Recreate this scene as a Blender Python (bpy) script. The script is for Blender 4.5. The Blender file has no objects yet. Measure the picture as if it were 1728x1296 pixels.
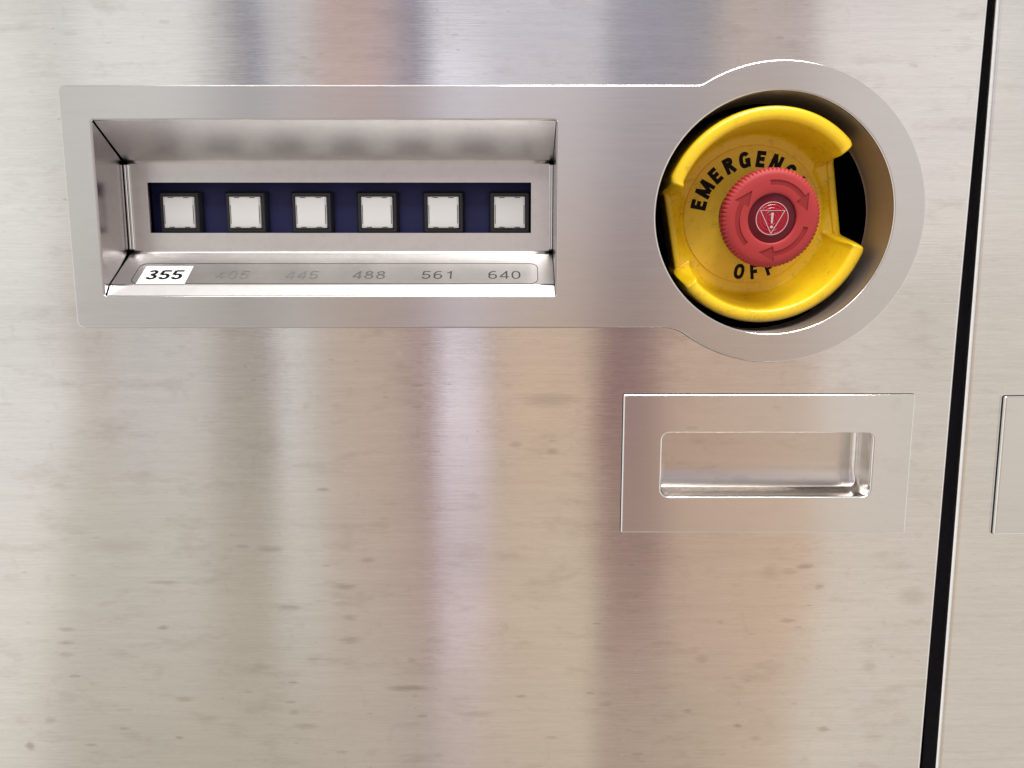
import bpy, bmesh, math, random
from mathutils import Vector, Matrix, noise
random.seed(7)
MM = 0.001
scene = bpy.context.scene
COL = scene.collection

# ------------------------------------------------------------------ camera
F, PITCH, D = 1298.0, math.radians(8.53), 300.0      # focal length in photo pixels, tilt, distance in mm
cam_d = bpy.data.cameras.new('camera'); cam = bpy.data.objects.new('camera', cam_d); COL.objects.link(cam)
cam_d.sensor_width = 36.0; cam_d.lens = F / 1728 * 36.0
cam_d.clip_start = 0.01; cam_d.clip_end = 50
cam.location = (0, -D * MM, 0)
cam.rotation_euler = (math.radians(90) - PITCH, 0, 0)
scene.camera = cam

def P(u, v, dep=0.0):
    """pixel of the photograph -> (x, z) in mm on the vertical plane dep mm behind the control plate's face"""
    a = (u - 864) / F; b = -(v - 648) / F
    dx, dy, dz = a, math.cos(PITCH) + b * math.sin(PITCH), -math.sin(PITCH) + b * math.cos(PITCH)
    t = (D + dep) / dy
    return t * dx, t * dz

def lin(c):
    c = c / 255.0
    return c / 12.92 if c <= 0.04045 else ((c + 0.055) / 1.055) ** 2.4
def rgb(r, g, b, k=1.0): return (lin(r) * k, lin(g) * k, lin(b) * k, 1.0)

# ------------------------------------------------------------------ view
vs = scene.view_settings
vs.view_transform = 'Standard'; vs.look = 'None'; vs.gamma = 1.0; vs.exposure = 0.0; vs.use_curve_mapping = False
scene.cycles.use_denoising = True
scene.cycles.max_bounces = 8
scene.cycles.caustics_reflective = False

# ------------------------------------------------------------------ world: the lit room the steel mirrors, as a light field by direction
world = bpy.data.worlds.new('World'); scene.world = world; world.use_nodes = True
wt = world.node_tree; wt.nodes.clear()
def wn(t, **k):
    n = wt.nodes.new(t)
    for a, b in k.items(): setattr(n, a, b)
    return n
def wmath(op, a, b=None, clamp=False):
    n = wn('ShaderNodeMath', operation=op, use_clamp=clamp)
    for i, s in enumerate((a, b)):
        if s is None: continue
        if isinstance(s, (int, float)): n.inputs[i].default_value = s
        else: wt.links.new(s, n.inputs[i])
    return n.outputs[0]
tc = wn('ShaderNodeTexCoord'); sx = wn('ShaderNodeSeparateXYZ'); wt.links.new(tc.outputs['Generated'], sx.inputs[0])
ay = wmath('MAXIMUM', wmath('ABSOLUTE', sx.outputs[1]), 0.03)
WX = wmath('DIVIDE', sx.outputs[0], ay); WZ = wmath('DIVIDE', sx.outputs[2], ay)
XR = 0.8
fx = wmath('MULTIPLY_ADD', WX, 1 / (2 * XR), clamp=True); wt.nodes[-1].inputs[2].default_value = 0.5
GAIN = 1.20
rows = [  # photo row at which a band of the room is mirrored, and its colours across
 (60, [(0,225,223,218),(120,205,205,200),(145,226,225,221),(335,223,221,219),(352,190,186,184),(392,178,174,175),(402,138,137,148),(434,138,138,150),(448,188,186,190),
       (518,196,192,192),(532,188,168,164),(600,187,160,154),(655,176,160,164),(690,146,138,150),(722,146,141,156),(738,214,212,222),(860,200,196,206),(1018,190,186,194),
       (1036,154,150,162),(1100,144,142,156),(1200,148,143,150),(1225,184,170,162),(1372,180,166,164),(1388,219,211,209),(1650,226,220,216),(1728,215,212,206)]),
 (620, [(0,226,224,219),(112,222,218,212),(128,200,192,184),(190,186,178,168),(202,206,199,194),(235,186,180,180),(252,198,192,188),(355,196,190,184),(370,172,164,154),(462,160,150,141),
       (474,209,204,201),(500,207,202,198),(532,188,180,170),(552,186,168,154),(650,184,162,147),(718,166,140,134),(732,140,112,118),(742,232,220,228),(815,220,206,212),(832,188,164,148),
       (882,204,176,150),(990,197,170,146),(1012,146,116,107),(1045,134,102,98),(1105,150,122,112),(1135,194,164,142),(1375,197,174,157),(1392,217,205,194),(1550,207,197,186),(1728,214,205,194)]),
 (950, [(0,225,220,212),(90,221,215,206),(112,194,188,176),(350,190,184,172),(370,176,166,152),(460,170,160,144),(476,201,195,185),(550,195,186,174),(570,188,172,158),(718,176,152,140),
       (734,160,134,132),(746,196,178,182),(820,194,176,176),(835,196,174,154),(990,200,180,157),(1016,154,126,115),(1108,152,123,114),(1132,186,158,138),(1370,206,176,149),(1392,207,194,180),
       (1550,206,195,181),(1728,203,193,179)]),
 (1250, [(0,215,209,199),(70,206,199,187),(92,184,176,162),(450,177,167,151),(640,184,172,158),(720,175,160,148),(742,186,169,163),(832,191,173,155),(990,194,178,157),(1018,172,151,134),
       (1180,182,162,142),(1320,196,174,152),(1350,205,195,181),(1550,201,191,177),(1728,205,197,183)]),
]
def wmix(fac, a, b):
    n = wn('ShaderNodeMix', data_type='RGBA'); wt.links.new(fac, n.inputs[0])
    for s, i in ((a, 6), (b, 7)):
        if isinstance(s, tuple): n.inputs[i].default_value = s
        else: wt.links.new(s, n.inputs[i])
    return n.outputs[2]
def wrange(src, a, b):
    n = wn('ShaderNodeMapRange', interpolation_type='SMOOTHSTEP'); wt.links.new(src, n.inputs[0])
    n.inputs[1].default_value = a; n.inputs[2].default_value = b
    return n.outputs[0]
cur = None; prevz = None
SHARP = 1.0
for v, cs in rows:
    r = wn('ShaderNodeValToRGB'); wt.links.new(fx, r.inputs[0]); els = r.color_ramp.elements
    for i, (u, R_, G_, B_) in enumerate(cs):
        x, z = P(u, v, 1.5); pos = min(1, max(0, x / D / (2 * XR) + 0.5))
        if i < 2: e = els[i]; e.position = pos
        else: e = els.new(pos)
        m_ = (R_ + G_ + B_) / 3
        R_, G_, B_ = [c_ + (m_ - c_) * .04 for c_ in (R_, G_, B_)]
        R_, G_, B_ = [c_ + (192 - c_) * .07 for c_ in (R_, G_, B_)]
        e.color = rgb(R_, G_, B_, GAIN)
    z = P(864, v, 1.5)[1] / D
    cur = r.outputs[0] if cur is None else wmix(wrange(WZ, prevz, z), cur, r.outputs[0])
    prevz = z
# made-up unevenness up the brighter columns, added so the brushed grain sparkles there
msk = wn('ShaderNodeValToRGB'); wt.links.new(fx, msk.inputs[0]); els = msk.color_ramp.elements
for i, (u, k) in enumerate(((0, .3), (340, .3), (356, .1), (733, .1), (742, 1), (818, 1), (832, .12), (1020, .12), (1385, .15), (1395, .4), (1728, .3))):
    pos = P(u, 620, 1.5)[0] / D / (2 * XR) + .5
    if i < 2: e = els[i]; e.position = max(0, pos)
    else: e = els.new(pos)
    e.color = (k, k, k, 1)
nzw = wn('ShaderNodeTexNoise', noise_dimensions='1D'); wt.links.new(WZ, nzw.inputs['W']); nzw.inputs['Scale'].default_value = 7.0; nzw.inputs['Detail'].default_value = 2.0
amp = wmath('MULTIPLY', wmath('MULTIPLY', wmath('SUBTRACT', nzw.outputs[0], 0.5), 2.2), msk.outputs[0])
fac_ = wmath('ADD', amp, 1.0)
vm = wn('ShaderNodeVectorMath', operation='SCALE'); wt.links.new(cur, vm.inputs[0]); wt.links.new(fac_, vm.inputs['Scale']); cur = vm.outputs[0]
# ceiling above, floor below, out of the picture's own mirror range
cur = wmix(wrange(WZ, 0.42, 0.75), cur, rgb(128, 116, 114, 1.0))  # dark band added so the handle pocket's lower bend mirrors darker
cur = wmix(wrange(WZ, 1.1, 2.0), cur, rgb(228, 226, 224, 1.15))
cur = wmix(wrange(WZ, -0.9, -2.2), cur, rgb(186, 178, 170, 1.0))
cur = wmix(wrange(wmath('ABSOLUTE', WX), 0.9, 1.5), cur, rgb(232, 229, 226, 1.35))  # bright sides added to lighten the button caps and plate edges
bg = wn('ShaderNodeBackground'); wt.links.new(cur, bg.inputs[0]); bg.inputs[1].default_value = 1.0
wo = wn('ShaderNodeOutputWorld'); wt.links.new(bg.outputs[0], wo.inputs[0])

# ------------------------------------------------------------------ ceiling lamp and added fill lamp
def area(name, loc, target, sx_, sy_, power, col):
    l = bpy.data.lights.new(name, 'AREA'); l.shape = 'RECTANGLE'; l.size = sx_; l.size_y = sy_; l.energy = power; l.color = col
    o = bpy.data.objects.new(name, l); COL.objects.link(o); o.location = loc
    o.rotation_euler = (Vector(target) - Vector(loc)).to_track_quat('-Z', 'Y').to_euler()
    return o
area('ceiling_or_fill_lamp', (0.40, -0.65, 1.45), (0, 0, 0), 0.9, 0.34, 32, (1.0, 0.97, 0.94))
area('ceiling_or_fill_lamp', (-0.25, -1.6, 1.65), (0, 0, 0), 1.6, 0.45, 22, (1.0, 0.975, 0.95))  # unseen fill lamp, added further forward to brighten the button caps

# ------------------------------------------------------------------ material helpers
class NT:
    def __init__(s, name):
        s.m = bpy.data.materials.new(name); s.m.use_nodes = True; s.t = s.m.node_tree; s.t.nodes.clear()
        s.out = s.t.nodes.new('ShaderNodeOutputMaterial'); s.b = s.t.nodes.new('ShaderNodeBsdfPrincipled')
        s.t.links.new(s.b.outputs[0], s.out.inputs[0])
    def n(s, typ, ins=None, **k):
        x = s.t.nodes.new(typ)
        for a, b in k.items(): setattr(x, a, b)
        for i, v in (ins or {}).items(): s.set(x.inputs[i], v)
        return x
    def set(s, inp, v):
        if hasattr(v, 'is_linked') or isinstance(v, bpy.types.NodeSocket): s.t.links.new(v, inp)
        else: inp.default_value = v
    def math(s, op, a, b=0.0, c=0.0, clamp=False):
        return s.n('ShaderNodeMath', {0: a, 1: b, 2: c}, operation=op, use_clamp=clamp).outputs[0]
    def mix(s, f, a, b): return s.n('ShaderNodeMix', {0: f, 6: a, 7: b}, data_type='RGBA').outputs[2]
    def rng(s, v, a, b, c=0.0, d=1.0, it='LINEAR'):
        return s.n('ShaderNodeMapRange', {0: v, 1: a, 2: b, 3: c, 4: d}, interpolation_type=it).outputs[0]
    def pos(s): return s.n('ShaderNodeNewGeometry').outputs['Position']
    def scaled(s, vec, sc, loc=(0, 0, 0)):
        return s.n('ShaderNodeMapping', {0: vec, 1: loc, 3: sc}).outputs[0]
    def noise(s, vec, scale, detail=2.0, rough=0.5, dist=0.0):
        return s.n('ShaderNodeTexNoise', {'Vector': vec, 'Scale': scale, 'Detail': detail, 'Roughness': rough, 'Distortion': dist}).outputs[0]
    def bump(s, h, dist, strength=1.0, normal=None):
        d = {'Height': h, 'Distance': dist, 'Strength': strength}
        if normal is not None: d['Normal'] = normal
        return s.n('ShaderNodeBump', d).outputs[0]

# stains of the big door, measured on the photograph: (u, v, half width px, half height px, strength)
STAINS = [(690,1161,46,7,.75),(925,674,62,14,.55),(580,990,26,8,.6),(487,1025,28,7,.6),(590,1080,22,9,.5),(590,1042,18,7,.45),(515,1225,30,7,.5),(530,1112,17,4,.5),
 (1300,965,20,18,.35),(1358,956,20,6,.75),(1382,990,10,6,.6),(1330,1047,18,5,.6),(51,1259,10,11,.8),(275,1059,13,5,.65),(112,1062,18,5,.5),(112,1084,18,5,.6),(112,1105,18,5,.45),
 (455,926,26,7,.5),(275,983,36,4,.5),(545,826,14,4,.6),(800,1205,40,7,.4),(695,1115,10,8,.45),(1245,1224,9,5,.7),(1390,1230,12,7,.6),(1467,1125,15,15,.35),(1185,1112,13,9,.4),
 (932,762,14,8,.6),(932,744,9,5,.4),(870,750,14,6,.5),(210,1230,14,4,.6),(303,1245,10,4,.7),(155,1257,14,4,.6),(310,1180,20,6,.5),(85,1215,12,8,.45),(490,1185,12,4,.5),
 (1540,1005,30,22,.35),(1330,965,20,8,.4),(1160,1200,10,6,.5),(1275,1246,14,6,.45),(1020,1190,16,5,.4),(880,1175,10,4,.6),(930,1245,14,4,.4),(1215,1050,10,5,.4),
 (620,945,16,6,.5),(580,1018,24,6,.3),(200,922,70,18,.25),(495,1152,11,4,.6),(497,1202,12,6,.45),(1023,1187,20,6,.3)]
SPOTS = [(674,597,7,7,.9),(1074,1113,4,4,.9),(1073,1131,4,4,.9),(1057,1149,4,4,.9),(1057,1160,4,4,.9),(1053,1248,4,4,.9),(1049,1274,4,4,.9),(1096,1259,4,4,.8),(1070,1148,3,3,.7),(424,604,6,7,.5),(493,67,13,4,.5)]

def brushed(name, base=(0.785, 0.772, 0.760), rough=0.3, aniso=0.85, tangent=(0, 0, 1), grain=1.0, gdist=0.00002,
            gscale=(0.17, 1.0, 2.7), stains=0.0, explicit=False, mottled=0.0, gcol=0.10, wav=0.0):
    s = NT(name); p = s.pos()
    pm = s.scaled(p, (1000, 1000, 1000))           # position in mm
    g1 = s.noise(s.scaled(pm, gscale), 1.0, 3.0, 0.6, 0.25)
    g2 = s.noise(s.scaled(pm, (gscale[0] * 2.6, gscale[1] * 2.6, gscale[2] * 3.1), (31, 7, 5)), 1.0, 2.0, 0.6)
    g3 = s.noise(s.scaled(pm, (gscale[0] * .12, gscale[1] * .3, gscale[2] * .22), (3, 17, 9)), 1.0, 3.0, 0.55)
    g = s.math('ADD', s.math('MULTIPLY', g1, 0.6), s.math('MULTIPLY', g2, 0.4))
    broad = s.noise(s.scaled(pm, (0.012, .02, 0.03)), 1.0, 3.0, 0.5)
    # colour
    fac = s.math('MULTIPLY_ADD', s.math('ADD', s.math('ADD', g, s.math('MULTIPLY', g3, .45)), s.math('MULTIPLY', broad, .5)), gcol * 2, 1.0 - gcol * 1.9)
    colr = s.n('ShaderNodeVectorMath', {0: base, 3: fac}, operation='SCALE').outputs[0]
    st = None
    def mx(a, b): return b if a is None else s.math('MAXIMUM', a, b)
    if stains > 0:
        wob = s.n('ShaderNodeTexNoise', {'Vector': s.scaled(pm, (.35, .35, .6)), 'Scale': 1.0, 'Detail': 2.0}).outputs[1]
        wv = s.n('ShaderNodeVectorMath', {0: wob, 1: (2.2, 0, .9), 2: (-1.1, 0, -.45)}, operation='MULTIPLY_ADD').outputs[0]
        pw = s.n('ShaderNodeVectorMath', {0: pm, 1: wv}, operation='ADD').outputs[0]
        for (sc, th, off, amt) in (((.055, .0, .19), .20, 0, .55), ((.10, .0, .30), .20, 40, .45), ((.2, .0, .5), .16, 90, .55)):
            vo = s.n('ShaderNodeTexVoronoi', {'Vector': s.scaled(pw, sc, (off, 0, off * .7)), 'Scale': 1.0}, voronoi_dimensions='3D')
            cs = s.n('ShaderNodeSeparateColor', {0: vo.outputs['Color']})
            rad = s.math('MULTIPLY', s.rng(cs.outputs[0], .45, 1.0, 0.0, 1.0), th)
            edge = s.math('SUBTRACT', rad, vo.outputs['Distance'])
            m = s.rng(edge, 0.0, .05, 0.0, 1.0, 'SMOOTHSTEP')
            m = s.math('MULTIPLY', m, s.math('MULTIPLY', s.rng(cs.outputs[1], 0, 1, .3, 1), amt * stains))
            st = mx(st, m)
        vo = s.n('ShaderNodeTexVoronoi', {'Vector': s.scaled(pm, (.22, 0, .30), (4, 0, 1)), 'Scale': 1.0})
        cs = s.n('ShaderNodeSeparateColor', {0: vo.outputs['Color']})
        rad = s.math('MULTIPLY', s.rng(cs.outputs[0], .55, 1.0), .085)
        st = mx(st, s.math('MULTIPLY', s.rng(s.math('SUBTRACT', rad, vo.outputs['Distance']), 0, .025), .75 * stains))
        dens = s.rng(s.noise(s.scaled(pm, (.016, .01, .016), (5, 0, 2)), 1.0, 2.0), .40, .60, .12, 1.0)
        st = s.math('MULTIPLY', st, dens)
        smg = s.noise(s.scaled(pm, (.035, .02, .10), (60, 0, 11)), 1.0, 4.0, .65)
        st = mx(st, s.math('MULTIPLY', s.rng(smg, .54, .74), .42 * stains))
        wipe = s.noise(s.scaled(pm, (.09, .02, .05), (9, 0, 3)), 1.0, 5.0, .7)
        st = mx(st, s.math('MULTIPLY', s.rng(wipe, .60, .72), .22 * stains))
    if explicit:
        for (u, v, hw, hh, k) in STAINS:
            x, z = P(u, v, 1.5); rx, rz = hw * .235, hh * .235
            q = s.n('ShaderNodeVectorMath', {0: pw, 1: (1 / rx, 0, 1 / rz), 2: (-x / rx, 0, -z / rz)}, operation='MULTIPLY_ADD').outputs[0]
            L = s.n('ShaderNodeVectorMath', {0: q}, operation='LENGTH').outputs['Value']
            st = mx(st, s.rng(s.math('ADD', L, s.math('MULTIPLY_ADD', g1, .9, -.45)), .2, 1.2, k * .85, 0.0, 'SMOOTHSTEP'))
    rv = s.math('MULTIPLY_ADD', g, 0.06, rough - 0.03)
    if st is not None:
        colr = s.mix(st, colr, (base[0] * .58, base[1] * .53, base[2] * .48, 1))
        rv = s.math('MULTIPLY_ADD', st, 0.08, rv)
    if mottled > 0:
        mo = s.noise(pm, 1.7, 3.0, .7); mo2 = s.noise(pm, .22, 3.0, .6)
        colr = s.mix(s.math('MULTIPLY', s.rng(mo, .52, .7), mottled), colr, (base[0] * 1.25, base[1] * 1.25, base[2] * 1.25, 1))
        colr = s.mix(s.math('MULTIPLY', s.rng(mo2, .45, .7), mottled * .8), colr, (base[0] * .72, base[1] * .70, base[2] * .68, 1))
        rv = s.math('MULTIPLY_ADD', mo, .12 * mottled, rv)
    if explicit:
        sp = None
        for (u, v, hw, hh, k) in SPOTS:
            x, z = P(u, v, 1.5); rx, rz = hw * .235, hh * .235
            q = s.n('ShaderNodeVectorMath', {0: pm, 1: (1 / rx, 0, 1 / rz), 2: (-x / rx, 0, -z / rz)}, operation='MULTIPLY_ADD').outputs[0]
            L = s.n('ShaderNodeVectorMath', {0: q}, operation='LENGTH').outputs['Value']
            sp = mx(sp, s.rng(L, .6, 1.0, k, 0.0, 'SMOOTHSTEP'))
        (ax_, az_), (bx_, bz_), (cx_, cz_) = P(360, 750, 1.5), P(405, 792, 1.5), P(466, 818, 1.5)
        dd = 2 * (ax_ * (bz_ - cz_) + bx_ * (cz_ - az_) + cx_ * (az_ - bz_))
        ux = ((ax_**2 + az_**2) * (bz_ - cz_) + (bx_**2 + bz_**2) * (cz_ - az_) + (cx_**2 + cz_**2) * (az_ - bz_)) / dd
        uz = ((ax_**2 + az_**2) * (cx_ - bx_) + (bx_**2 + bz_**2) * (ax_ - cx_) + (cx_**2 + cz_**2) * (bx_ - ax_)) / dd
        rad_ = math.hypot(ax_ - ux, az_ - uz)
        q = s.n('ShaderNodeVectorMath', {0: pm, 1: (1, 0, 1), 2: (-ux, 0, -uz)}, operation='MULTIPLY_ADD').outputs[0]
        L = s.n('ShaderNodeVectorMath', {0: q}, operation='LENGTH').outputs['Value']
        line = s.rng(s.math('ABSOLUTE', s.math('SUBTRACT', L, rad_)), .08, .30, .7, 0)
        sx3 = s.n('ShaderNodeSeparateXYZ', {0: pm})
        line = s.math('MULTIPLY', line, s.math('MULTIPLY', s.rng(sx3.outputs[0], ax_ - 1, ax_ + 4), s.rng(sx3.outputs[0], cx_, cx_ - 5)))
        line = s.math('MULTIPLY', line, s.math('LESS_THAN', s.math('ABSOLUTE', s.math('SUBTRACT', sx3.outputs[2], bz_)), 14.0))
        sp = mx(sp, line)
        colr = s.mix(s.math('MULTIPLY', sp, .5), colr, (.88, .86, .84, 1))
        rv = s.math('MULTIPLY_ADD', sp, 0.02, rv)
    s.set(s.b.inputs['Base Color'], colr); s.b.inputs['Metallic'].default_value = 1.0
    s.set(s.b.inputs['Roughness'], rv); s.b.inputs['Anisotropic'].default_value = aniso
    s.set(s.b.inputs['Tangent'], s.n('ShaderNodeCombineXYZ', {0: tangent[0], 1: tangent[1], 2: tangent[2]}).outputs[0])
    hb = s.noise(s.scaled(pm, (.065, .5, 2.0), (13, 3, 8)), 1.0, 2.0, .55)
    nb = s.bump(hb, gdist * grain)
    if wav > 0: nb = s.bump(s.noise(pm, .02, 1.0), wav, 1.0, nb)
    s.set(s.b.inputs['Normal'], nb)
    return s.m

def plastic(name, col, rough=0.4, spec=0.5, dirt=None, dirt_amt=0.0, bump=0.0, bscale=1.5, coat=0.0, sss=0.0, var=0.05):
    s = NT(name); pm = s.scaled(s.pos(), (1000, 1000, 1000))
    nz = s.noise(pm, .25, 4.0, .6); nf = s.noise(pm, bscale, 3.0, .6)
    c = s.n('ShaderNodeVectorMath', {0: col[:3], 3: s.math('MULTIPLY_ADD', nz, var * 2, 1 - var)}, operation='SCALE').outputs[0]
    if dirt:
        m = s.math('MULTIPLY', s.rng(nz, .50, .72), s.rng(nf, .38, .62)); sm = s.noise(pm, .9, 4.0, .75)
        m = s.math('MULTIPLY', s.math('MAXIMUM', m, s.rng(sm, .66, .74, 0, .9)), dirt_amt)
        c = s.mix(m, c, dirt + (1,))
    s.set(s.b.inputs['Base Color'], c)
    s.set(s.b.inputs['Roughness'], s.math('MULTIPLY_ADD', nf, .14, rough - .07))
    s.b.inputs['Specular IOR Level'].default_value = spec
    if coat: s.b.inputs['Coat Weight'].default_value = coat; s.b.inputs['Coat Roughness'].default_value = .12
    if sss: s.b.inputs['Subsurface Weight'].default_value = sss; s.b.inputs['Subsurface Scale'].default_value = .002; 
    if bump: s.set(s.b.inputs['Normal'], s.bump(nf, bump))
    return s.m

M = {}
M['door'] = brushed('brushed_door_steel', rough=.095, aniso=.95, stains=.85, explicit=True, gdist=.000025, gcol=.15, wav=.00012)
M['door2'] = brushed('brushed_side_door_steel', rough=.15, aniso=.9, stains=.4, gdist=.000025, gcol=.15, wav=.00012)
M['plate'] = brushed('satin_plate_steel', base=(.655, .645, .64), rough=.20, aniso=.75, stains=.25, gdist=.000010, gcol=.05, gscale=(.03, 1, 1.6))
M['handle'] = brushed('satin_handle_steel', base=(.77, .765, .76), rough=.15, aniso=.8, stains=.35, gdist=.000006, gcol=.04, gscale=(.04, 1, 1.8))
M['pocket'] = brushed('handle_pocket_steel', base=(.72, .68, .645), rough=.20, aniso=0, stains=.7, gdist=0, gcol=.04, gscale=(.04, 1, 1.8))
M['liner'] = brushed('recess_steel', base=(.67, .655, .648), rough=.34, aniso=.3, gdist=.000004, gcol=.05, mottled=.22, gscale=(.06, 1, 1.5))
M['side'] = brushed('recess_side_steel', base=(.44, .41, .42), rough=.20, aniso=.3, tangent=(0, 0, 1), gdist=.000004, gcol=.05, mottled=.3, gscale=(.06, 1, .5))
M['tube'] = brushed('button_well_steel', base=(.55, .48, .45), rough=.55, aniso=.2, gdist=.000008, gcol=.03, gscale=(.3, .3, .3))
M['yellow'] = plastic('yellow_plastic', (.84, .545, .010), .34, .5, (.16, .09, .02), .45, .00003, .8, coat=.25, sss=.0)
M['disc'] = plastic('label_disc_yellow', (.82, .53, .040), .5, .4, (.20, .12, .03), .45, .00001, 2.0)
M['ink'] = plastic('black_ink', (.008, .006, .006), .6, .12)
M['red'] = plastic('red_plastic', (.35, .028, .030), .55, .35, (.27, .022, .022), .3, .00002, 1.5)
M['red_cut'] = plastic('red_plastic_engraved', (.25, .018, .020), .6, .3)
M['black'] = plastic('black_plastic', (.012, .012, .015), .45, .4)
M['void'] = plastic('matt_black', (.003, .003, .003), .9, .0)
M['bezel'] = plastic('dark_button_bezel', (.016, .017, .024), .38, .5)
M['blue'] = plastic('navy_plate', (.018, .022, .10), .55, .3, (.03, .035, .13), .5, .00001, 3.0)
M['cap'] = plastic('clear_cap_plastic', (.74, .74, .74), .3, .5, coat=.3)
M['insert'] = plastic('white_insert', (.93, .94, .95), .42, .35, var=.015)
M['slotdark'] = plastic('cap_slot_shadow', (.10, .10, .10), .5, .2)
M['paper'] = plastic('white_paper', (.78, .78, .79), .6, .2, var=.01)
M['engrave_mid'] = plastic('engraved_mark_dull', (.11, .105, .10), .6, .2)
M['engrave_line'] = plastic('engraved_line', (.03, .028, .028), .6, .2)
M['engrave'] = plastic('engraved_mark', (.065, .06, .06), .6, .2)
M['engrave_faint'] = plastic('engraved_mark_faint', (.155, .15, .145), .6, .2)  # palest engraving colour, for the faintest figures
M['white'] = plastic('white_print', (.50, .38, .39), .5, .2)
M['seam'] = plastic('seam_shade_black', (.045, .038, .032), .8, .1)  # dark tone standing in for shade along the plate edges
M['rubber'] = plastic('door_seal_rubber', (.006, .006, .010), .55, .25)

def lens_mat():
    s = NT('red_lens'); p = s.n('ShaderNodeTexCoord').outputs['Object']
    L = s.n('ShaderNodeVectorMath', {0: s.n('ShaderNodeVectorMath', {0: p, 1: (1000, 0, 1000)}, operation='MULTIPLY').outputs[0]}, operation='LENGTH').outputs['Value']
    w = s.math('SINE', s.math('MULTIPLY', L, 2 * math.pi / 1.15))
    inner = s.rng(L, 6.2, 6.6, 1.0, 0.0)
    s.set(s.b.inputs['Base Color'], s.mix(inner, (.09, .003, .010, 1), (.30, .006, .018, 1)))
    s.b.inputs['Roughness'].default_value = .16
    s.b.inputs['Specular IOR Level'].default_value = .3
    s.set(s.b.inputs['Normal'], s.bump(s.math('MULTIPLY', w, inner), .00012))
    return s.m
M['lens'] = lens_mat()

# ------------------------------------------------------------------ mesh helpers (all coordinates in mm: x right, y into the wall, z up)
def link(name, me, mat, parent=None, flat=True, origin=None):
    o = bpy.data.objects.new(name, me); COL.objects.link(o)
    if mat is not None:
        me.materials.clear(); me.materials.append(mat)
    if parent is not None: o.parent = parent
    return o
def tag(o, label=None, cat=None, group=None, kind=None):
    if label: o['label'] = label
    if cat: o['category'] = cat
    if group: o['group'] = group
    if kind: o['kind'] = kind
    return o
def empty(name, x, y, z, rot=None):
    o = bpy.data.objects.new(name, None); COL.objects.link(o); o.location = (x * MM, y * MM, z * MM)
    o.empty_display_size = .01
    if rot: o.rotation_euler = rot
    return o
def settle(o):
    """keep a child where its mesh was modelled (absolute mm) although its parent stands at its own place"""
    if o.parent: o.matrix_parent_inverse = Matrix.Translation(-o.parent.location)
    return o
def rect(x0, x1, z0, z1, r=0.0, n=6):
    if r <= 0: return [(x0, z0), (x1, z0), (x1, z1), (x0, z1)]
    pts = []
    for cx, cz, a0 in ((x1 - r, z0 + r, -90), (x1 - r, z1 - r, 0), (x0 + r, z1 - r, 90), (x0 + r, z0 + r, 180)):
        for i in range(n + 1):
            a = math.radians(a0 + 90 * i / n); pts.append((cx + r * math.cos(a), cz + r * math.sin(a)))
    return pts
def circle(cx, cz, r, n=128): return [(cx + r * math.cos(2 * math.pi * i / n), cz + r * math.sin(2 * math.pi * i / n)) for i in range(n)]
def plate_mesh(name, outer, holes, y0, y1, bevel=0.0, seg=5, grow=0.0):
    """a sheet with holes between depth y0 (front) and y1, its edges rounded"""
    cu = bpy.data.curves.new(name, 'CURVE'); cu.dimensions = '2D'; cu.fill_mode = 'BOTH'
    for loop in [outer] + holes:
        sp = cu.splines.new('POLY'); sp.points.add(len(loop) - 1); sp.use_cyclic_u = True
        for p_, (x, z) in zip(sp.points, loop): p_.co = (x, z, 0, 1)
    cu.extrude = (y1 - y0) / 2 - bevel; cu.bevel_depth = bevel; cu.bevel_resolution = seg; cu.offset = grow - bevel
    ob = bpy.data.objects.new(name, cu)
    COL.objects.link(ob); dg = bpy.context.evaluated_depsgraph_get(); dg.update()
    me = bpy.data.meshes.new_from_object(ob.evaluated_get(dg)); me.name = name
    bpy.data.objects.remove(ob); bpy.data.curves.remove(cu)
    ym = (y0 + y1) / 2
    for v in me.vertices:
        x, y, z = v.co; v.co = (x * MM, (ym - z) * MM, y * MM)
    for pl in me.polygons: pl.use_smooth = False
    me.update(); return me
def bm_mesh(name, bm, smooth=False, scale=MM, angle=None):
    me = bpy.data.meshes.new(name)
    if scale != 1: bmesh.ops.scale(bm, vec=(scale,) * 3, verts=bm.verts)
    bm.to_mesh(me); bm.free()
    for p_ in me.polygons: p_.use_smooth = smooth
    if smooth and angle: me.set_sharp_from_angle(angle=math.radians(angle))
    return me
def box(bm, x0, x1, y0, y1, z0, z1, bev=0.0):
    r = bmesh.ops.create_cube(bm, size=1); vs_ = r['verts']
    for v in vs_: v.co = ((x0 + x1) / 2 + v.co.x * (x1 - x0), (y0 + y1) / 2 + v.co.y * (y1 - y0), (z0 + z1) / 2 + v.co.z * (z1 - z0))
    if bev:
        es = list({e for v in vs_ for e in v.link_edges})
        bmesh.ops.bevel(bm, geom=es, offset=bev, segments=3, profile=.5, affect='EDGES')
def lathe(bm, prof, n=96, fn=None):
    """prof: (r, y) pairs, revolved round the y axis; y negative is towards the viewer"""
    rings = []
    for k, (r, y) in enumerate(prof):
        if r < 1e-6: rings.append([bm.verts.new((0, y, 0))]); continue
        ring = []
        for i in range(n):
            a = 2 * math.pi * i / n; rr = fn(r, y, a) if fn else r
            ring.append(bm.verts.new((rr * math.cos(a), y, rr * math.sin(a))))
        rings.append(ring)
    for a_, b_ in zip(rings, rings[1:]):
        for i in range(n):
            j = (i + 1) % n
            if len(a_) == 1: bm.faces.new((a_[0], b_[j], b_[i]))
            elif len(b_) == 1: bm.faces.new((a_[i], a_[j], b_[0]))
            else: bm.faces.new((a_[i], a_[j], b_[j], b_[i]))
    bmesh.ops.recalc_face_normals(bm, faces=bm.faces)
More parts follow.
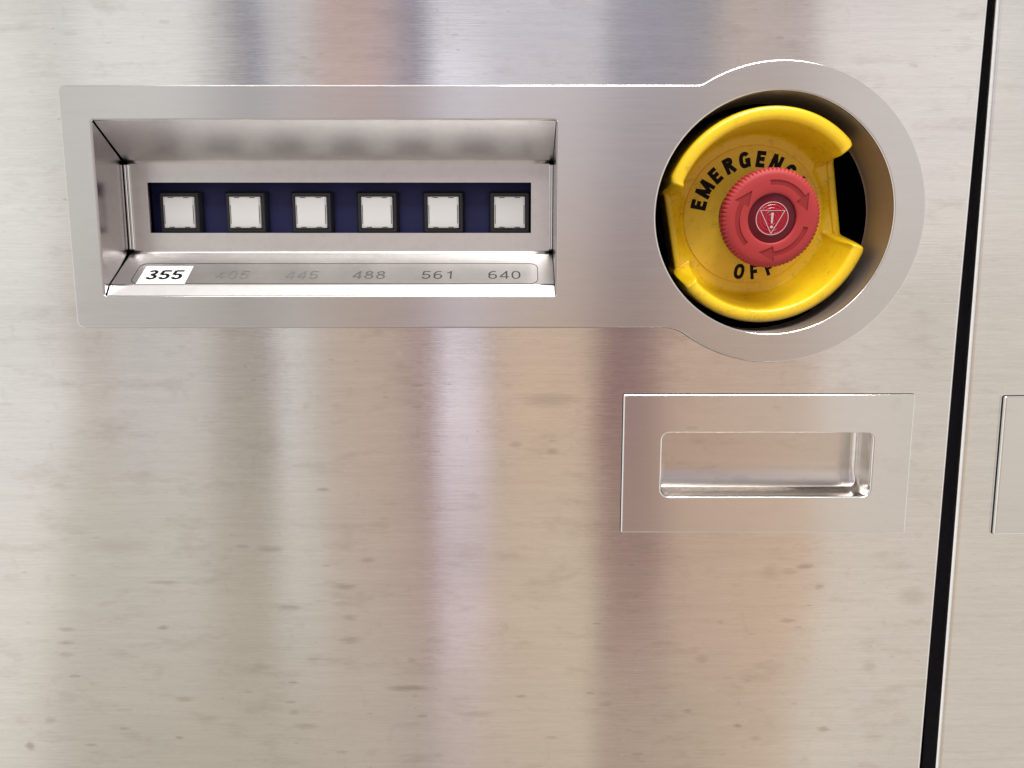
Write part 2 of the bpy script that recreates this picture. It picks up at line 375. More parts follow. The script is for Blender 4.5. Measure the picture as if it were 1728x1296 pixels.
def _arc(cx, cy, rx, ry, a0, a1, n=18): return [(cx + rx * math.cos(math.radians(a0 + (a1 - a0) * i / n)), cy + ry * math.sin(math.radians(a0 + (a1 - a0) * i / n))) for i in range(n + 1)]
def _sup(cx, cy, rx, ry, a0, a1, n=28, e=.82):
    out = []
    for i in range(n + 1):
        a = math.radians(a0 + (a1 - a0) * i / n); c, s_ = math.cos(a), math.sin(a)
        out.append((cx + rx * math.copysign(abs(c) ** e, c), cy + ry * math.copysign(abs(s_) ** e, s_)))
    return out
# centre lines of grotesque capitals and figures in a cap height of 1: (width, strokes)
def glyph(ch, h):
    k = h / 2
    return {
     'E': (.60, [[(k, k), (k, 1 - k)], [(0, 1 - k), (.60, 1 - k)], [(0, k), (.60, k)], [(k, .52), (.55, .52)]]),
     'F': (.56, [[(k, 0), (k, 1)], [(0, 1 - k), (.56, 1 - k)], [(k, .50), (.51, .50)]]),
     'M': (.98, [[(k, 0), (k, 1)], [(.98 - k, 0), (.98 - k, 1)], [(k * 1.0, 1), (.49, .10)], [(.98 - k * 1.0, 1), (.49, .10)]]),
     'N': (.76, [[(k, 0), (k, 1)], [(.76 - k, 0), (.76 - k, 1)], [(k * 1.1, 1), (.76 - k * 1.1, 0)]]),
     'R': (.66, [[(k, 0), (k, 1)], [(0, 1 - k), (.38, 1 - k)] + _arc(.38, .735, .27 - k, .265 - k, 90, -90) + [(0, .47 + k)], [(.34, .50), (.60, 0)]]),
     'G': (.74, [_sup(.37, .5, .37 - k, .5 - k, 38, 330), [(.40, .46), (.74, .46)], [(.74 - k, .50), (.74 - k, .04)]]),
     'C': (.70, [_sup(.36, .5, .36 - k, .5 - k, 40, 320)]),
     'Y': (.66, [[(k * .9, 1), (.33, .42)], [(.66 - k * .9, 1), (.33, .42)], [(.33, .46), (.33, 0)]]),
     'O': (.76, [_sup(.38, .5, .38 - k, .5 - k, 0, 364, 44)]),
     '0': (.56, [_sup(.28, .5, .28 - k, .5 - k, 0, 364, 44)]),
     '1': (.56, [[(.36, 0), (.36, 1)], [(.37, .93), (.26, .80), (.12, .75)]]),
     '3': (.56, [_arc(.27, .745, .235 - k * .9, .255 - k, 165, -75, 22) + [(.20, .515)], [(.2, .53)] + _arc(.27, .275, .28 - k, .275 - k, 80, -170, 26)]),
     '4': (.56, [[(.42, 0), (.42, 1)], [(.44, .97), (.03, .30)], [(0, .26), (.56, .26)]]),
     '5': (.56, [[(.53, 1 - k), (.12, 1 - k)], [(.13, 1 - k * .6), (.07, .50)], _arc(.27, .32, .28 - k, .32 - k, 142, -165, 28)]),
     '6': (.56, [_arc(.285, .31, .275 - k, .31 - k, 0, 364, 36), _arc(.33, .5, .33 - k, .5 - k, 182, 60, 20)]),
     '8': (.56, [_arc(.28, .75, .24 - k, .25 - k, 0, 364, 32), _arc(.28, .275, .28 - k, .275 - k, 0, 364, 36)]),
    }[ch]
def text_mesh(name, body, height, weight=.13, ext=0.02, xs=1.0, gap=.10):
    """flat lettering in mm, standing in the x-z plane, facing -y, cap height = height"""
    bm = bmesh.new(); x0 = 0; lift = 0
    for ch in body:
        w, strokes = glyph(ch, weight)
        for st_ in strokes:
            lift += .0012; pts = [Vector((p_[0] + x0, p_[1])) for p_ in st_]
            pts = [p_ for i, p_ in enumerate(pts) if i == 0 or (p_ - pts[i - 1]).length > 1e-4]
            L, R = [], []
            for i, p_ in enumerate(pts):
                a_ = (p_ - pts[i - 1]).normalized() if i else None; b_ = (pts[i + 1] - p_).normalized() if i < len(pts) - 1 else None
                t = ((a_ or b_) + (b_ or a_)).normalized(); n_ = Vector((-t.y, t.x)); c_ = n_.dot(Vector((-(a_ or b_).y, (a_ or b_).x)))
                d_ = weight / 2 / max(.5, c_); L.append(p_ + n_ * d_); R.append(p_ - n_ * d_)
            y_ = -ext - lift
            vl = [bm.verts.new((p_.x * height * xs, y_, p_.y * height)) for p_ in L]; vr = [bm.verts.new((p_.x * height * xs, y_, p_.y * height)) for p_ in R]
            for i in range(len(pts) - 1): bm.faces.new((vr[i], vr[i + 1], vl[i + 1], vl[i]))
        x0 += w + gap
    x0 -= gap
    bmesh.ops.translate(bm, verts=bm.verts, vec=(-x0 * height * xs / 2, 0, -height / 2))
    return bm_mesh(name, bm)
def join(name, meshes, mats=None):
    bm = bmesh.new()
    for me, mx_ in meshes:
        tmp = me.copy(); tmp.transform(mx_); bm.from_mesh(tmp); bpy.data.meshes.remove(tmp)
    return bm_mesh(name, bm, scale=1)

# ------------------------------------------------------------------ the dark inside of the cabinet
bm = bmesh.new(); box(bm, -560, 700, 75, 80, -520, 420)
tag(link('cabinet_interior', bm_mesh('cabinet_interior', bm), M['void']), 'dark inside of the cabinet seen through the narrow door gap', kind='structure')

# ------------------------------------------------------------------ doors
DOOR_Y = 1.5
CX, CZ, RP = 101.3, 20.2, 56.6          # round end of the control plate
HX, HZ, HR = 100.3, 20.4, 45.5          # the well's opening
RX0, RX1, RZ0, RZ1 = -158.0, 17.0, -10.3, 55.2
door = empty('cabinet_door', -190, DOOR_Y, -500)
tag(door, 'wide brushed steel cabinet door left of the dark gap, stained with horizontal smudges', 'door')
me = plate_mesh('door_panel', [(-520, -500), (175.5, -500), (175.3, -24), (178.2, 400), (-520, 400)], [rect(RX0 - 5, RX1 + 5, RZ0 - 5, RZ1 + 5), circle(HX, HZ, HR + 4), rect(53, 151, -97, -51.5)], DOOR_Y, DOOR_Y + 22, 1.6, 6)
settle(link('door_panel', me, M['door'], door))
bm = bmesh.new(); box(bm, 173.4, 181.0, 14, 20, -500, 400, .6)
settle(link('door_seal', bm_mesh('door_seal', bm), M['rubber'], door))

door2 = empty('cabinet_door', 178.9, DOOR_Y, 97)
tag(door2, 'narrow strip of a second brushed steel door right of the dark gap', 'door')
me = plate_mesh('door_panel', rect(0, 345, -600, 303), [rect(30, 130, -195, -154)], 0, 22, 2.2, 8)
link('door_panel', me, M['door2'], door2)
door2.rotation_euler = (0, math.radians(-0.55), 0)

# ------------------------------------------------------------------ control plate
cp = empty('control_plate', -76, 0, 22)
tag(cp, 'satin steel control plate with a long funnel recess and a round right end', 'control panel')
def key_outline():
    zt, zb, xl = 67.8, -22.8, -169.6
    pts = []
    for cx_, cz_, a0 in ((xl + 2.5, zt - 2.5, 90), (xl + 2.5, zb + 2.5, 180)):       # left corners
        for i in range(7):
            a = math.radians(a0 + 15 * i); pts.append((cx_ + 2.5 * math.cos(a), cz_ + 2.5 * math.sin(a)))
    # bottom fillet
    r = 16.0; zc = zb - r; xc = CX - math.sqrt((RP + r) ** 2 - (zc - CZ) ** 2)
    a1 = 90; a2 = math.degrees(math.atan2(CZ - zc, CX - xc))
    for i in range(9):
        a = math.radians(a1 + (a2 - a1) * i / 8); pts.append((xc + r * math.cos(a), zc + r * math.sin(a)))
    b1 = math.degrees(math.atan2(zc - CZ, xc - CX))
    r2 = 5.0; zc2 = zt + r2; xc2 = CX - math.sqrt((RP + r2) ** 2 - (zc2 - CZ) ** 2)
    b2 = math.degrees(math.atan2(zc2 - CZ, xc2 - CX))
    for i in range(1, 120):
        a = math.radians(b1 + (b2 - b1) * i / 120); pts.append((CX + RP * math.cos(a), CZ + RP * math.sin(a)))
    c1 = math.degrees(math.atan2(CZ - zc2, CX - xc2)); c2 = -90
    for i in range(7):
        a = math.radians(c1 + (c2 - c1) * i / 6); pts.append((xc2 + r2 * math.cos(a), zc2 + r2 * math.sin(a)))
    return pts
me = plate_mesh('face_plate', key_outline(), [rect(RX0, RX1, RZ0, RZ1, .8, 3), circle(HX, HZ, HR, 160)], 0, DOOR_Y - .08, .6, 5)
settle(link('face_plate', me, M['plate'], cp))

me = plate_mesh('seam_shade', key_outline(), [rect(RX0 - 3, RX1 + 3, RZ0 - 3, RZ1 + 3), circle(HX, HZ, HR + 2.5, 96)], DOOR_Y - .07, DOOR_Y - .005, 0, grow=.16)
settle(link('seam_shade', me, M['seam'], cp))  # dark sheet added under the plate as a shade line round its edge

# the recess: one bent sheet (upper slope, back with its slot, lower slope)
DB = 22.0                                 # depth of the back
TZ, BZ = 43.0, 6.4                        # where the slopes meet the back
SX0, SX1, SZ0, SZ1 = -148.6, 7.8, 14.5, 34.7
def arc(p0, p1, p2, r, n=6):
    """fillet of radius r at p1 between p0-p1-p2"""
    a = (Vector(p0) - Vector(p1)).normalized(); b = (Vector(p2) - Vector(p1)).normalized()
    th = a.angle(b); t = r / math.tan(th / 2); s_ = Vector(p1) + a * t; e = Vector(p1) + b * t
    c = Vector(p1) + (a + b).normalized() * (r / math.sin(th / 2)); out = []
    v0, v1 = s_ - c, e - c; ang = v0.angle(v1); sg = 1 if v0.x * v1.y - v0.y * v1.x > 0 else -1
    for i in range(n + 1):
        q = sg * ang * i / n; out.append((c.x + v0.x * math.cos(q) - v0.y * math.sin(q), c.y + v0.x * math.sin(q) + v0.y * math.cos(q)))
    return out
top_prof = [(.35, RZ1 + .9)] + arc((.35, RZ1 + 4), (.35, RZ1 + .05), (DB, TZ), .7, 5) + arc((1.0, RZ1), (DB, TZ), (DB, SZ1), 1.6, 8) + [(DB, SZ1)]
LD, LZ = 3.7, -6.2                        # bend of the front lip
bot_prof = [(DB, SZ0)] + arc((DB, SZ0), (DB, BZ), (LD, LZ), 1.8, 8) + arc((DB, BZ), (LD, LZ), (.9, RZ0), 3.0, 8) + arc((LD, LZ), (.7, RZ0 - .1), (.7, RZ0 - 4), .6, 4) + [(.7, RZ0 - 1.6)]
bm = bmesh.new(); xs = [RX0 + .75, SX0, SX1, RX1 - .5]
def strip(prof, xs_):
    g = [[bm.verts.new((x, y, z)) for (y, z) in prof] for x in xs_]
    for a_, b_ in zip(g, g[1:]):
        for i in range(len(prof) - 1): bm.faces.new((a_[i], b_[i], b_[i + 1], a_[i + 1]))
    return g
g1_ = strip(top_prof, xs); g2_ = strip(bot_prof, xs)
for k in (0, 2): bm.faces.new((g1_[k][-1], g1_[k + 1][-1], g2_[k + 1][0], g2_[k][0]))
bmesh.ops.recalc_face_normals(bm, faces=bm.faces)
if sum(f.normal.y for f in bm.faces) > 0: bmesh.ops.reverse_faces(bm, faces=bm.faces)
for f in bm.faces: f.normal_update()
me = bm_mesh('recess_liner', bm, smooth=True, angle=35)
for pl in me.polygons:
    ps = [me.vertices[i].co for i in pl.vertices]
    if max(math.hypot(a.y - b.y, a.z - b.z) for a in ps for b in ps) > 1.7 * MM: pl.use_smooth = False
lo = settle(link('recess_liner', me, M['liner'], cp))
so = lo.modifiers.new('thickness', 'SOLIDIFY'); so.thickness = 1.2 * MM; so.offset = -1
# lower slope helper
def slope(z):     # depth of the lower slope at height z
    return LD + (z - LZ) / (BZ - LZ) * (DB - LD)
S_ANG = math.atan2(DB - LD, BZ - LZ)          # tilt from vertical
# side cheeks
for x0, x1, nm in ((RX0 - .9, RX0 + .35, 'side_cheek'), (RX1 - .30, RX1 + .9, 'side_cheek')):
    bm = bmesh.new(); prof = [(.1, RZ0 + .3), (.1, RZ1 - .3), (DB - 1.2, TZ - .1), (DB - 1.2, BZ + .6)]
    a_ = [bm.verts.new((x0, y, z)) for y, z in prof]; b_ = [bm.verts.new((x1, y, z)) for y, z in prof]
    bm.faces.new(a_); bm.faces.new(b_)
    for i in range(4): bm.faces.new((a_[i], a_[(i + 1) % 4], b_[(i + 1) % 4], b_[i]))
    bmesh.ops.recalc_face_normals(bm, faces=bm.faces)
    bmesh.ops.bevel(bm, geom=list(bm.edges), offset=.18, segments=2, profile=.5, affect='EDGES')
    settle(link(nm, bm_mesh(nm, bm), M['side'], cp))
# folded flanges at the back corners
for x0, x1 in ((RX0 + .45, RX0 + 2.6), (RX1 - 1.9, RX1 - .35)):
    bm = bmesh.new(); xm = (x0 + x1) / 2
    box(bm, x0, xm - .12, DB - .9, DB - .03, BZ + 1.3, TZ - 1.2, .3); box(bm, xm + .12, x1, DB - .9, DB - .03, BZ + 1.3, TZ - 1.2, .3)
    settle(link('flange', bm_mesh('flange', bm), M['handle'], cp))
# dark notches at the bend ends
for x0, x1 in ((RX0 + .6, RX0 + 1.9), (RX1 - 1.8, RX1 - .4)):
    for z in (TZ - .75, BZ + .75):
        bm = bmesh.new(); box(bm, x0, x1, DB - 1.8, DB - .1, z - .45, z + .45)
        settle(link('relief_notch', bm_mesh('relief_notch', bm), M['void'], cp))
# backing plate behind the slot
bm = bmesh.new(); box(bm, SX0 - 8, SX1 + 8, 32.0, 34.0, SZ0 - 8, SZ1 + 8)
settle(link('backing_plate', bm_mesh('backing_plate', bm), M['blue'], cp))
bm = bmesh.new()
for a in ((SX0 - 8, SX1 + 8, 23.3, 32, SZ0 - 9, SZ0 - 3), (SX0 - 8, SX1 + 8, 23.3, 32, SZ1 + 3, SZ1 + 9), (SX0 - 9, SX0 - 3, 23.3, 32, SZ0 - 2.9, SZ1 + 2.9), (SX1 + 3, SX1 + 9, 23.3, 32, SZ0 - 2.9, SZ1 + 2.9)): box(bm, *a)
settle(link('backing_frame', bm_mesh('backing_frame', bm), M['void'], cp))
# engraved frame line + numbers on the lower slope
def slope_matrix(x, z, lift=.02):
    # local x right, local z up the slope, local -y out of the surface
    y = slope(z); up = Vector((0, DB - LD, BZ - LZ)).normalized(); right = Vector((1, 0, 0)); out = up.cross(right) * -1
    if out.y > 0: out = -out
    m = Matrix((right, -out, up)).transposed().to_4x4()
    m.translation = (Vector((x, y, z)) + out * lift) * MM
    return m
def ring_mesh(name, outer, inner):
    return plate_mesh(name, outer, [inner], -.02, .02, 0)
SL = math.hypot(DB - LD, BZ - LZ); sl = lambda z: (z + 2.0) / (BZ - LZ) * SL      # along-slope length from z = -2
fx0, fx1 = P(226, 460, 9)[0], P(908, 460, 9)[0]
w_ = .28
me = ring_mesh('engraved_frame', rect(fx0, fx1, sl(-5.9), sl(2.1), 3.2), rect(fx0 + w_, fx1 - w_, sl(-5.9) + w_, sl(2.1) - w_, 3.0))
me.transform(slope_matrix(0, -2.0, .03)); settle(link('engraved_frame', me, M['engrave_line'], cp))
for u, s_ in ((393, '405'), (510, '445'), (623, '488'), (739, '561'), (851, '640')):
    me = text_mesh('engraved_number', s_, 5.3, .105, .02, 1.2, .17); x = P(u, 465, slope(-2.5))[0]
    me.transform(slope_matrix(x, -2.5, .03)); settle(link('engraved_number', me, M[{'405': 'engrave_faint', '445': 'engrave_faint', '488': 'engrave_mid'}.get(s_, 'engrave')], cp))

# well of the emergency button
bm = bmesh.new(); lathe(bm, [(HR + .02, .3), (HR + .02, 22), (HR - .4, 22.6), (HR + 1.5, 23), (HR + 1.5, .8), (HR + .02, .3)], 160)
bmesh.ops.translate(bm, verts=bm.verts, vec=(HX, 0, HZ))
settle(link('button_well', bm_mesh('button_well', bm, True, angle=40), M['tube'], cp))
bm = bmesh.new(); lathe(bm, [(0, 52), (HR + 8, 52), (HR + 8, 23.1), (HR + 10, 23.1), (HR + 10, 54), (0, 54)], 96)
bmesh.ops.translate(bm, verts=bm.verts, vec=(HX, 0, HZ))
settle(link('well_back', bm_mesh('well_back', bm, True, angle=40), M['void'], cp))

# ------------------------------------------------------------------ number sticker
st = empty('number_sticker', 0, 0, 0)
tag(st, 'white paper sticker printed 355 below the first push button', 'sticker')
x0s, x1s = P(229.5, 480, slope(-6.0))[0], P(311.5, 480, slope(-6.0))[0]
zs0, zs1 = -6.1, .9
me = plate_mesh('sticker_paper', rect(-(x1s - x0s) / 2, (x1s - x0s) / 2, -(sl(zs1) - sl(zs0)) / 2, (sl(zs1) - sl(zs0)) / 2), [], -.06, .06, 0)
mxs = slope_matrix((x0s + x1s) / 2, (zs0 + zs1) / 2, .14)
st.matrix_world = mxs
link('sticker_paper', me, M['paper'], st)
me = text_mesh('printed_number', '355', 6.4, .17, .02, 1.22, .08); me.transform(Matrix.Translation((0, -.09 * MM, 0)))
link('printed_number', me, M['ink'], st)

# ------------------------------------------------------------------ push buttons
def push_button():
    b = empty('push_button', 0, 0, 0)
    H, G = 8.7, 6.7
    bm = bmesh.new()
    def loop(h, y): return [bm.verts.new((sx_ * h, y, sz_ * h)) for sx_, sz_ in ((-1, -1), (1, -1), (1, 1), (-1, 1))]
    loops = [loop(H, 4.2), loop(H, 1.6), loop(H - .8, 0), loop(G, 0), loop(G, 4.2)]
    for a_, c_ in zip(loops, loops[1:]):
        for i in range(4): bm.faces.new((a_[i], a_[(i + 1) % 4], c_[(i + 1) % 4], c_[i]))
    bmesh.ops.recalc_face_normals(bm, faces=bm.faces)
    bmesh.ops.bevel(bm, geom=[e for e in bm.edges if all(abs(v.co.y) < 2 for v in e.verts)], offset=.15, segments=2, affect='EDGES')
    link('bezel', bm_mesh('bezel', bm), M['bezel'], b)
    C_ = 6.45
    bm = bmesh.new(); box(bm, -C_, C_, -.9, 4, -C_, C_, .35)
    cap = link('cap', bm_mesh('cap', bm), M['cap'], b)
    bm = bmesh.new(); box(bm, -C_ + .75, C_ - .75, -.98, -.5, -C_ + .6, C_ - .6, .08)
    link('insert', bm_mesh('insert', bm), M['insert'], cap)
    bm = bmesh.new()
    for sx_ in (-1, 1):
        for sz_ in (-1, 1): box(bm, sx_ * 3.2 - 1.1, sx_ * 3.2 + 1.1, -.94, -.7, sz_ * (C_ - .42) - .17, sz_ * (C_ - .42) + .17)
        box(bm, sx_ * (C_ - .48) - .14, sx_ * (C_ - .48) + .14, -.94, -.7, -4.6, 3.0)
    link('latch_slots', bm_mesh('latch_slots', bm), M['slotdark'], cap)
    return b
def copy_tree(o, parent=None):
    c = o.copy(); COL.objects.link(c)
    if parent is not None: c.parent = parent; c.matrix_parent_inverse = o.matrix_parent_inverse.copy()
    for ch in list(o.children): copy_tree(ch, c)
    return c
proto = push_button()
names = [('355', 'leftmost button, above the white sticker'), ('405', ''), ('445', ''), ('488', ''), ('561', ''), ('640', '')]
BY = 27.8
for i, u in enumerate((302, 413.5, 525, 636, 748, 860)):
    b = proto if i == 0 else copy_tree(proto)
    x, z = P(u, 358.5, BY - .9)
    b.location = (x * MM, BY * MM, z * MM)
    num = names[i][0]
    tag(b, 'white square push button in black bezel directly above the ' + ('white sticker printed 355' if i == 0 else 'engraved number ' + num), 'push button', 'square push buttons in the recess')

# ------------------------------------------------------------------ emergency stop
YL = 27.5                                   # depth of the label disc
ex, ez = P(1267, 363.5, YL)
es = empty('emergency_stop', ex, YL, ez)
tag(es, 'red mushroom emergency off button in a yellow guard inside the round well', 'emergency button')
# front axis leans a little down and left, whole unit turned counter-clockwise
axis = Vector((.018, -1, -.112)).normalized()
rot = Vector((0, -1, 0)).rotation_difference(axis).to_matrix() @ Matrix.Rotation(math.radians(-8.5), 3, 'Y')
es.rotation_euler = rot.to_euler()
def sstep(a, b, x):
    t = min(1, max(0, (x - a) / (b - a))); return t * t * (3 - 2 * t)
# guard: floor, low flats left and right, two high crescent walls
RO, WF, HT, HL = 41.5, 35.0, 22.0, 3.4
def guard():
    bm = bmesh.new(); NA = 1080
    nr = 0
    cols = []
    for i in range(NA):
        th = 2 * math.pi * i / NA; c, s_ = math.cos(th), math.sin(th)
        d_corner = math.degrees(math.atan2(abs(s_), abs(c)))          # 0 at the flats, 90 at top/bottom
        # soft-min outline of the circle and the two flats
        lo_ = min(RO, WF / max(abs(c), 1e-3)); e1 = sstep(23.0, 28.5, d_corner)
        ro = lo_ + (RO - lo_) * e1 - 1.2 * (sstep(24, 28, d_corner) - sstep(28, 34, d_corner))
        q = sstep(24.5, 31.0, d_corner)
        if c > 0 and s_ < 0:                         # the lower right horn reaches further round
            e1 = sstep(22.5, 26.5, d_corner); ro = lo_ + (RO - lo_) * e1 - .9 * (sstep(23, 26, d_corner) - sstep(26, 31, d_corner)); q = sstep(23.0, 28.5, d_corner)
        top = HL + (HT - HL) * q ** .8
        wall = 3.2 + (5.4 - 3.2) * q                                     # rim thickness
        pr = []
        pr += [(0, 0), (12, 0), (20, 0), (26, 0), (29.2, 0)]
        r_in_top = ro - wall; foot = 30.2 + 2.2 * q
        if ro - foot < 2.2: foot = ro - 2.2
        slope_in = max(0, min(r_in_top - foot, 9)) 
        # concave foot, inner wall, rounded rim, outer wall
        pr += [(foot - .9, .05), (foot - .2, .35), (foot + .25, 1.0)]
        hs = top - wall * .42
        for k in range(1, 6):
            t = k / 6; pr.append((foot + .25 + (r_in_top - foot - .25) * (t ** 1.0), 1.0 + (hs - 1.0) * t ** 1.05 if hs > 1 else 1 + (hs - 1) * t))
        cx_ = ro - wall / 2; a_ = wall / 2; bb = top - hs
        for k in range(13):
            ph = math.pi * (1 - k / 12); e_ = 1.0
            cc, ss = math.cos(ph), math.sin(ph)
            pr.append((cx_ + a_ * math.copysign(abs(cc) ** .85, cc), hs + bb * abs(ss) ** .85))
        pr += [(ro, hs - 1.0), (ro, min(hs, 2) * .3 - .5), (ro, -4), (ro - .3, -10), (ro - 4, -11), (0, -11)]
        cols.append([(r * c, -h, r * s_) for r, h in pr]); nr = len(pr)
    vc = bm.verts.new(cols[0][0]); ve = bm.verts.new(cols[0][-1])
    g = [[vc] + [bm.verts.new(p_) for p_ in col[1:-1]] + [ve] for col in cols]
    for i in range(NA):
        a_, b_ = g[i], g[(i + 1) % NA]
        for k in range(nr - 1):
            if k == 0: bm.faces.new((a_[0], b_[1], a_[1]))
            elif k == nr - 2: bm.faces.new((a_[k], b_[k], a_[k + 1]))
            else: bm.faces.new((a_[k], b_[k], b_[k + 1], a_[k + 1]))
    bmesh.ops.recalc_face_normals(bm, faces=bm.faces)
    return bm_mesh('guard', bm, True, angle=50)
link('guard', guard(), M['yellow'], es).rotation_euler = (0, math.radians(-3), 0)
bm = bmesh.new(); lathe(bm, [(0, -.55), (27.9, -.55), (28.15, -.35), (28.15, .2)], 160)
disc = link('label_disc', bm_mesh('label_disc', bm, True, angle=30), M['disc'], es)
# lettering round the disc
def ring_text(name, word, radius, step, height, centre_deg, upright, bold, xs=1.0):
    ms = []; n = len(word)
    for i, ch in enumerate(word):
        k = i - (n - 1) / 2
        if upright: a = math.radians(centre_deg - k * step); r_ = a - math.pi / 2
        else: a = math.radians(centre_deg + k * step); r_ = a + math.pi / 2
        me_ = text_mesh(name, ch, height, bold, .03, xs)
        mx_ = Matrix.Translation((radius * math.cos(a) * MM, -.58 * MM, radius * math.sin(a) * MM)) @ Matrix.Rotation(-r_, 4, 'Y')
        ms.append((me_, mx_))
    return join(name, ms)
link('lettering', ring_text('lettering', 'EMERGENCY', 22.6, 16.9, 6.5, 93, True, .255, .95), M['ink'], disc)
link('lettering', ring_text('lettering', 'OFF', 23.4, 15.5, 6.4, -91, False, .24, .9), M['ink'], disc)
# collar below the mushroom head
bm = bmesh.new(); lathe(bm, [(13.6, -.4), (13.6, -13), (12.5, -14), (12.5, -20), (0, -20)], 96)
link('collar', bm_mesh('collar', bm, True, angle=40), M['black'], es)
# mushroom head, finely toothed edge
KH = 26.3; NT_ = 72; KR = 19.0
def teeth(r, y, a):
    if r < 17.6: return r
    w = abs(math.sin(a * NT_ / 2)) ** .6
    edge = sstep(17.6, 18.6, r)
    return r - (1 - w) * .55 * edge
prof = [(9.35, -KH + 2.4), (9.35, -KH + .45), (9.6, -KH + .15), (10.1, -KH), (12, -KH - .08), (14.5, -KH - .02), (16.3, -KH + .12), (17.3, -KH + .4), (17.9, -KH + .85), (18.55, -KH + 1.35), (19.0, -KH + 2.0), (19.0, -KH + 6.0), (18.4, -KH + 6.8), (15, -KH + 7.2), (8, -KH + 7.2), (8, -KH + 2.4), (9.35, -KH + 2.4)]
bm = bmesh.new(); lathe(bm, prof[:-1], NT_ * 12, teeth)
# close the ring between the last and first profile point
bm.verts.ensure_lookup_table(); n_ = NT_ * 12; tot = len(bm.verts); L0 = [bm.verts[i] for i in range(n_)]; L1 = [bm.verts[tot - n_ + i] for i in range(n_)]
for i in range(n_): bm.faces.new((L1[i], L1[(i + 1) % n_], L0[(i + 1) % n_], L0[i]))
bmesh.ops.recalc_face_normals(bm, faces=bm.faces)
head_me = bm_mesh('mushroom_head', bm, True, angle=40)
head = link('mushroom_head', head_me, M['red'], es)
head.location = (1.2 * MM * 0, 0, 0)
# arrow outlines (clockwise turn arrows), cut into the face
def arrow(a_tail, a_neck, a_tip, r0, r1, hw):
    pts = []; rm = (r0 + r1) / 2; n = 14
    for i in range(n + 1):
        a = math.radians(a_tail + (a_neck - a_tail) * i / n); pts.append((r1 * math.cos(a), r1 * math.sin(a)))
    a = math.radians(a_neck); pts.append(((rm + hw) * math.cos(a), (rm + hw) * math.sin(a)))
    t = math.radians(a_tip); pts.append((rm * math.cos(t), rm * math.sin(t)))
    pts.append(((rm - hw) * math.cos(a), (rm - hw) * math.sin(a)))
    for i in range(n + 1):
        a = math.radians(a_neck + (a_tail - a_neck) * i / n); pts.append((r0 * math.cos(a), r0 * math.sin(a)))
    return pts
# angles in the unit's own frame
arrows = [arrow(90.0, 28, 4, 12.6, 14.5, 3.0), arrow(-22, -92, -117, 12.6, 14.5, 3.0), arrow(217, 147, 121, 12.6, 14.5, 3.0)]
cut = [plate_mesh('cutter', a, [], -KH - 1.2, -KH + .35, 0) for a in arrows]
cm = join('cutter', [(m_, Matrix()) for m_ in cut]); co = bpy.data.objects.new('cutter', cm); COL.objects.link(co)
bmm = bmesh.new(); bmm.from_mesh(cm); bmesh.ops.remove_doubles(bmm, verts=bmm.verts, dist=1e-6); bmesh.ops.recalc_face_normals(bmm, faces=bmm.faces); bmm.to_mesh(cm); bmm.free()
co.parent = es
bo = head.modifiers.new('cut', 'BOOLEAN'); bo.object = co; bo.operation = 'DIFFERENCE'; bo.solver = 'EXACT'
dg = bpy.context.evaluated_depsgraph_get(); dg.update()
nm_ = bpy.data.meshes.new_from_object(head.evaluated_get(dg)); head.modifiers.clear()
head.data = nm_; nm_.set_sharp_from_angle(angle=math.radians(40)); bpy.data.objects.remove(co)
for a in arrows:
    me = plate_mesh('turn_arrow', a, [], -KH + .30, -KH + .34, 0)
    link('turn_arrow', me, M['red_cut'], head)
# lens and warning symbol
bm = bmesh.new(); lathe(bm, [(0, -KH + .62), (6.3, -KH + .62), (6.9, -KH + .75), (9.32, -KH + 1.1), (9.32, -KH + 2.3)], 96)
lens = link('lens', bm_mesh('lens', bm, True, angle=35), M['lens'], head)
ys_ = -KH + .50
sy = []
sy.append(plate_mesh('s', circle(0, 0, 6.3, 96), [circle(0, 0, 6.05, 96)], ys_, ys_ + .05, 0))
tri = [(5.35 * math.cos(math.radians(a)), 5.35 * math.sin(math.radians(a)) * 1.0) for a in (150, 30, 270)]
tri = [(-4.9, 3.1), (4.9, 3.1), (0, -6.0)]
cx_, cz_ = 0, .07
tin = [(-4.9 + .42, 3.1 - .2), (4.9 - .42, 3.1 - .2), (0, -6.0 + .52)]
sy.append(plate_mesh('s', tri, [tin], ys_, ys_ + .05, 0))
sy.append(plate_mesh('s', [(-.5, 2.2), (.5, 2.2), (.3, -1.9), (-.3, -1.9)], [], ys_, ys_ + .05, 0))
sy.append(plate_mesh('s', circle(0, -3.2, .55, 24), [], ys_, ys_ + .05, 0))
me = join('warning_symbol', [(m_, Matrix()) for m_ in sy]); me.transform(Matrix.Rotation(math.radians(8.5), 4, 'Y'))
link('warning_symbol', me, M['white'], lens)
head.location = (0, 0, 0)

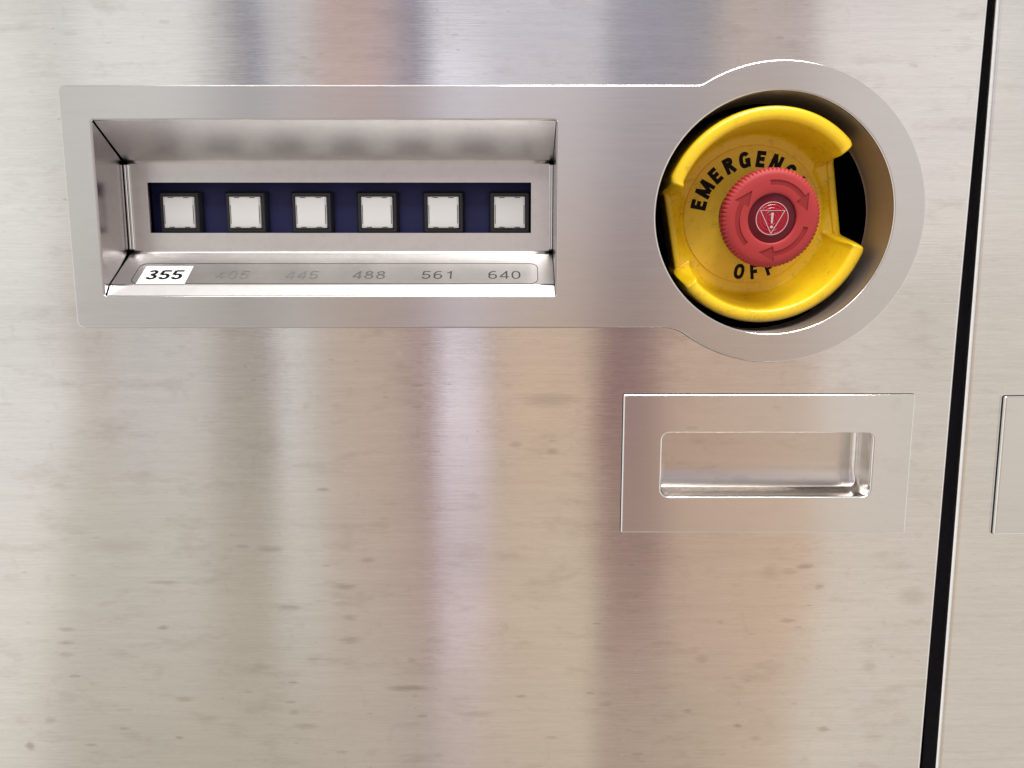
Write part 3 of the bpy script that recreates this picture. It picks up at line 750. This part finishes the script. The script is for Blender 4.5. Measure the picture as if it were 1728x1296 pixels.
# ------------------------------------------------------------------ flush pull handles
def pull_handle(x0, x1, z0, z1, hx0, hx1, hz0, hz1, yf, full=True):
    h = empty('pull_handle', (x0 + x1) / 2, yf, z0)
    loc = Matrix.Translation((-(x0 + x1) / 2 * MM, -yf * MM, -z0 * MM))
    me = plate_mesh('handle_plate', rect(x0, x1, z0, z1, .5, 2), [rect(hx0, hx1, hz0, hz1, 3.2, 8)], yf, DOOR_Y - .08, .65, 5)
    me.transform(loc); link('handle_plate', me, M['handle'], h)
    me = plate_mesh('seam_shade', rect(x0, x1, z0, z1, .5, 2), [rect(hx0 - 2, hx1 + 2, hz0 - 2, hz1 + 2)], DOOR_Y - .07, DOOR_Y - .005, 0, grow=.22)
    me.transform(loc); link('seam_shade', me, M['seam'], h)  # slightly wider dark sheet, imitates contact shade round the handle plate
    # pocket: deep-drawn tray, fillets between walls and floor
    bm = bmesh.new(); loops = []
    dep = 15.5; R_ = 6.0
    def rr(ins, y, r): return [bm.verts.new((x, y, z)) for x, z in rect(hx0 + ins, hx1 - ins, hz0 + ins, hz1 - ins, max(.4, r), 8)]
    RS = 2.6                       # wide bend along the bottom, tight ones elsewhere
    def tray(y, cr):
        e_ = dep - y; ib = 0.35 * sstep(dep - 4.4, dep - 3.0, y) + (9.6 - math.sqrt(max(0, 18.3 ** 2 - (18.3 - e_) ** 2)) if e_ < 2.7 else 0)
        si = RS * (1 - math.sqrt(max(0, 1 - (max(0, y - (dep - RS)) / RS) ** 2)))
        return [bm.verts.new((x, y, z)) for x, z in rect(hx0 - .03 + si, hx1 + .03 - si, hz0 - .03 + ib, hz1 + .03 - si + 14 * sstep(1.8, 5.0, y), cr, 8)]
    loops.append(rr(-.15, yf + .5, 3.35)); loops.append(rr(-.08, yf + 1.6, 3.25))
    for i in range(37):
        q_ = i / 36; y = 1.7 + (dep - 1.7) * math.sin(q_ * math.pi / 2)
        loops.append(tray(y, 3.0))
    for a_, b_ in zip(loops, loops[1:]):
        n = len(a_)
        for i in range(n): bm.faces.new((a_[i], a_[(i + 1) % n], b_[(i + 1) % n], b_[i]))
    bm.faces.new(loops[-1])
    bmesh.ops.recalc_face_normals(bm, faces=bm.faces)
    me = bm_mesh('handle_pocket', bm, True, angle=75); me.transform(loc)
    po = link('handle_pocket', me, M['pocket'], h)
    return h
h1 = pull_handle(44.2, 159.6, -106.1, -49.2, 59.9, 144.1, -91.0, -64.7, 0.0)
tag(h1, 'flush rectangular steel pull handle with an open pocket, below the emergency button', 'handle')
h2 = pull_handle(0, 116, -56.8, 0, 16, 100, -41.8, -15.7, -0.5)
xh, zh = P(1699.7, 900, -1.5)
xt, zt = P(1699.7, 665.5, -.5)
h2.location = ((xt + 58.2) * MM, -.5 * MM, (zt - 57.0) * MM)
h2.rotation_euler = (0, math.radians(-0.7), 0)
tag(h2, 'flush pull handle cut off at the right photo edge, on the narrow second door', 'handle')
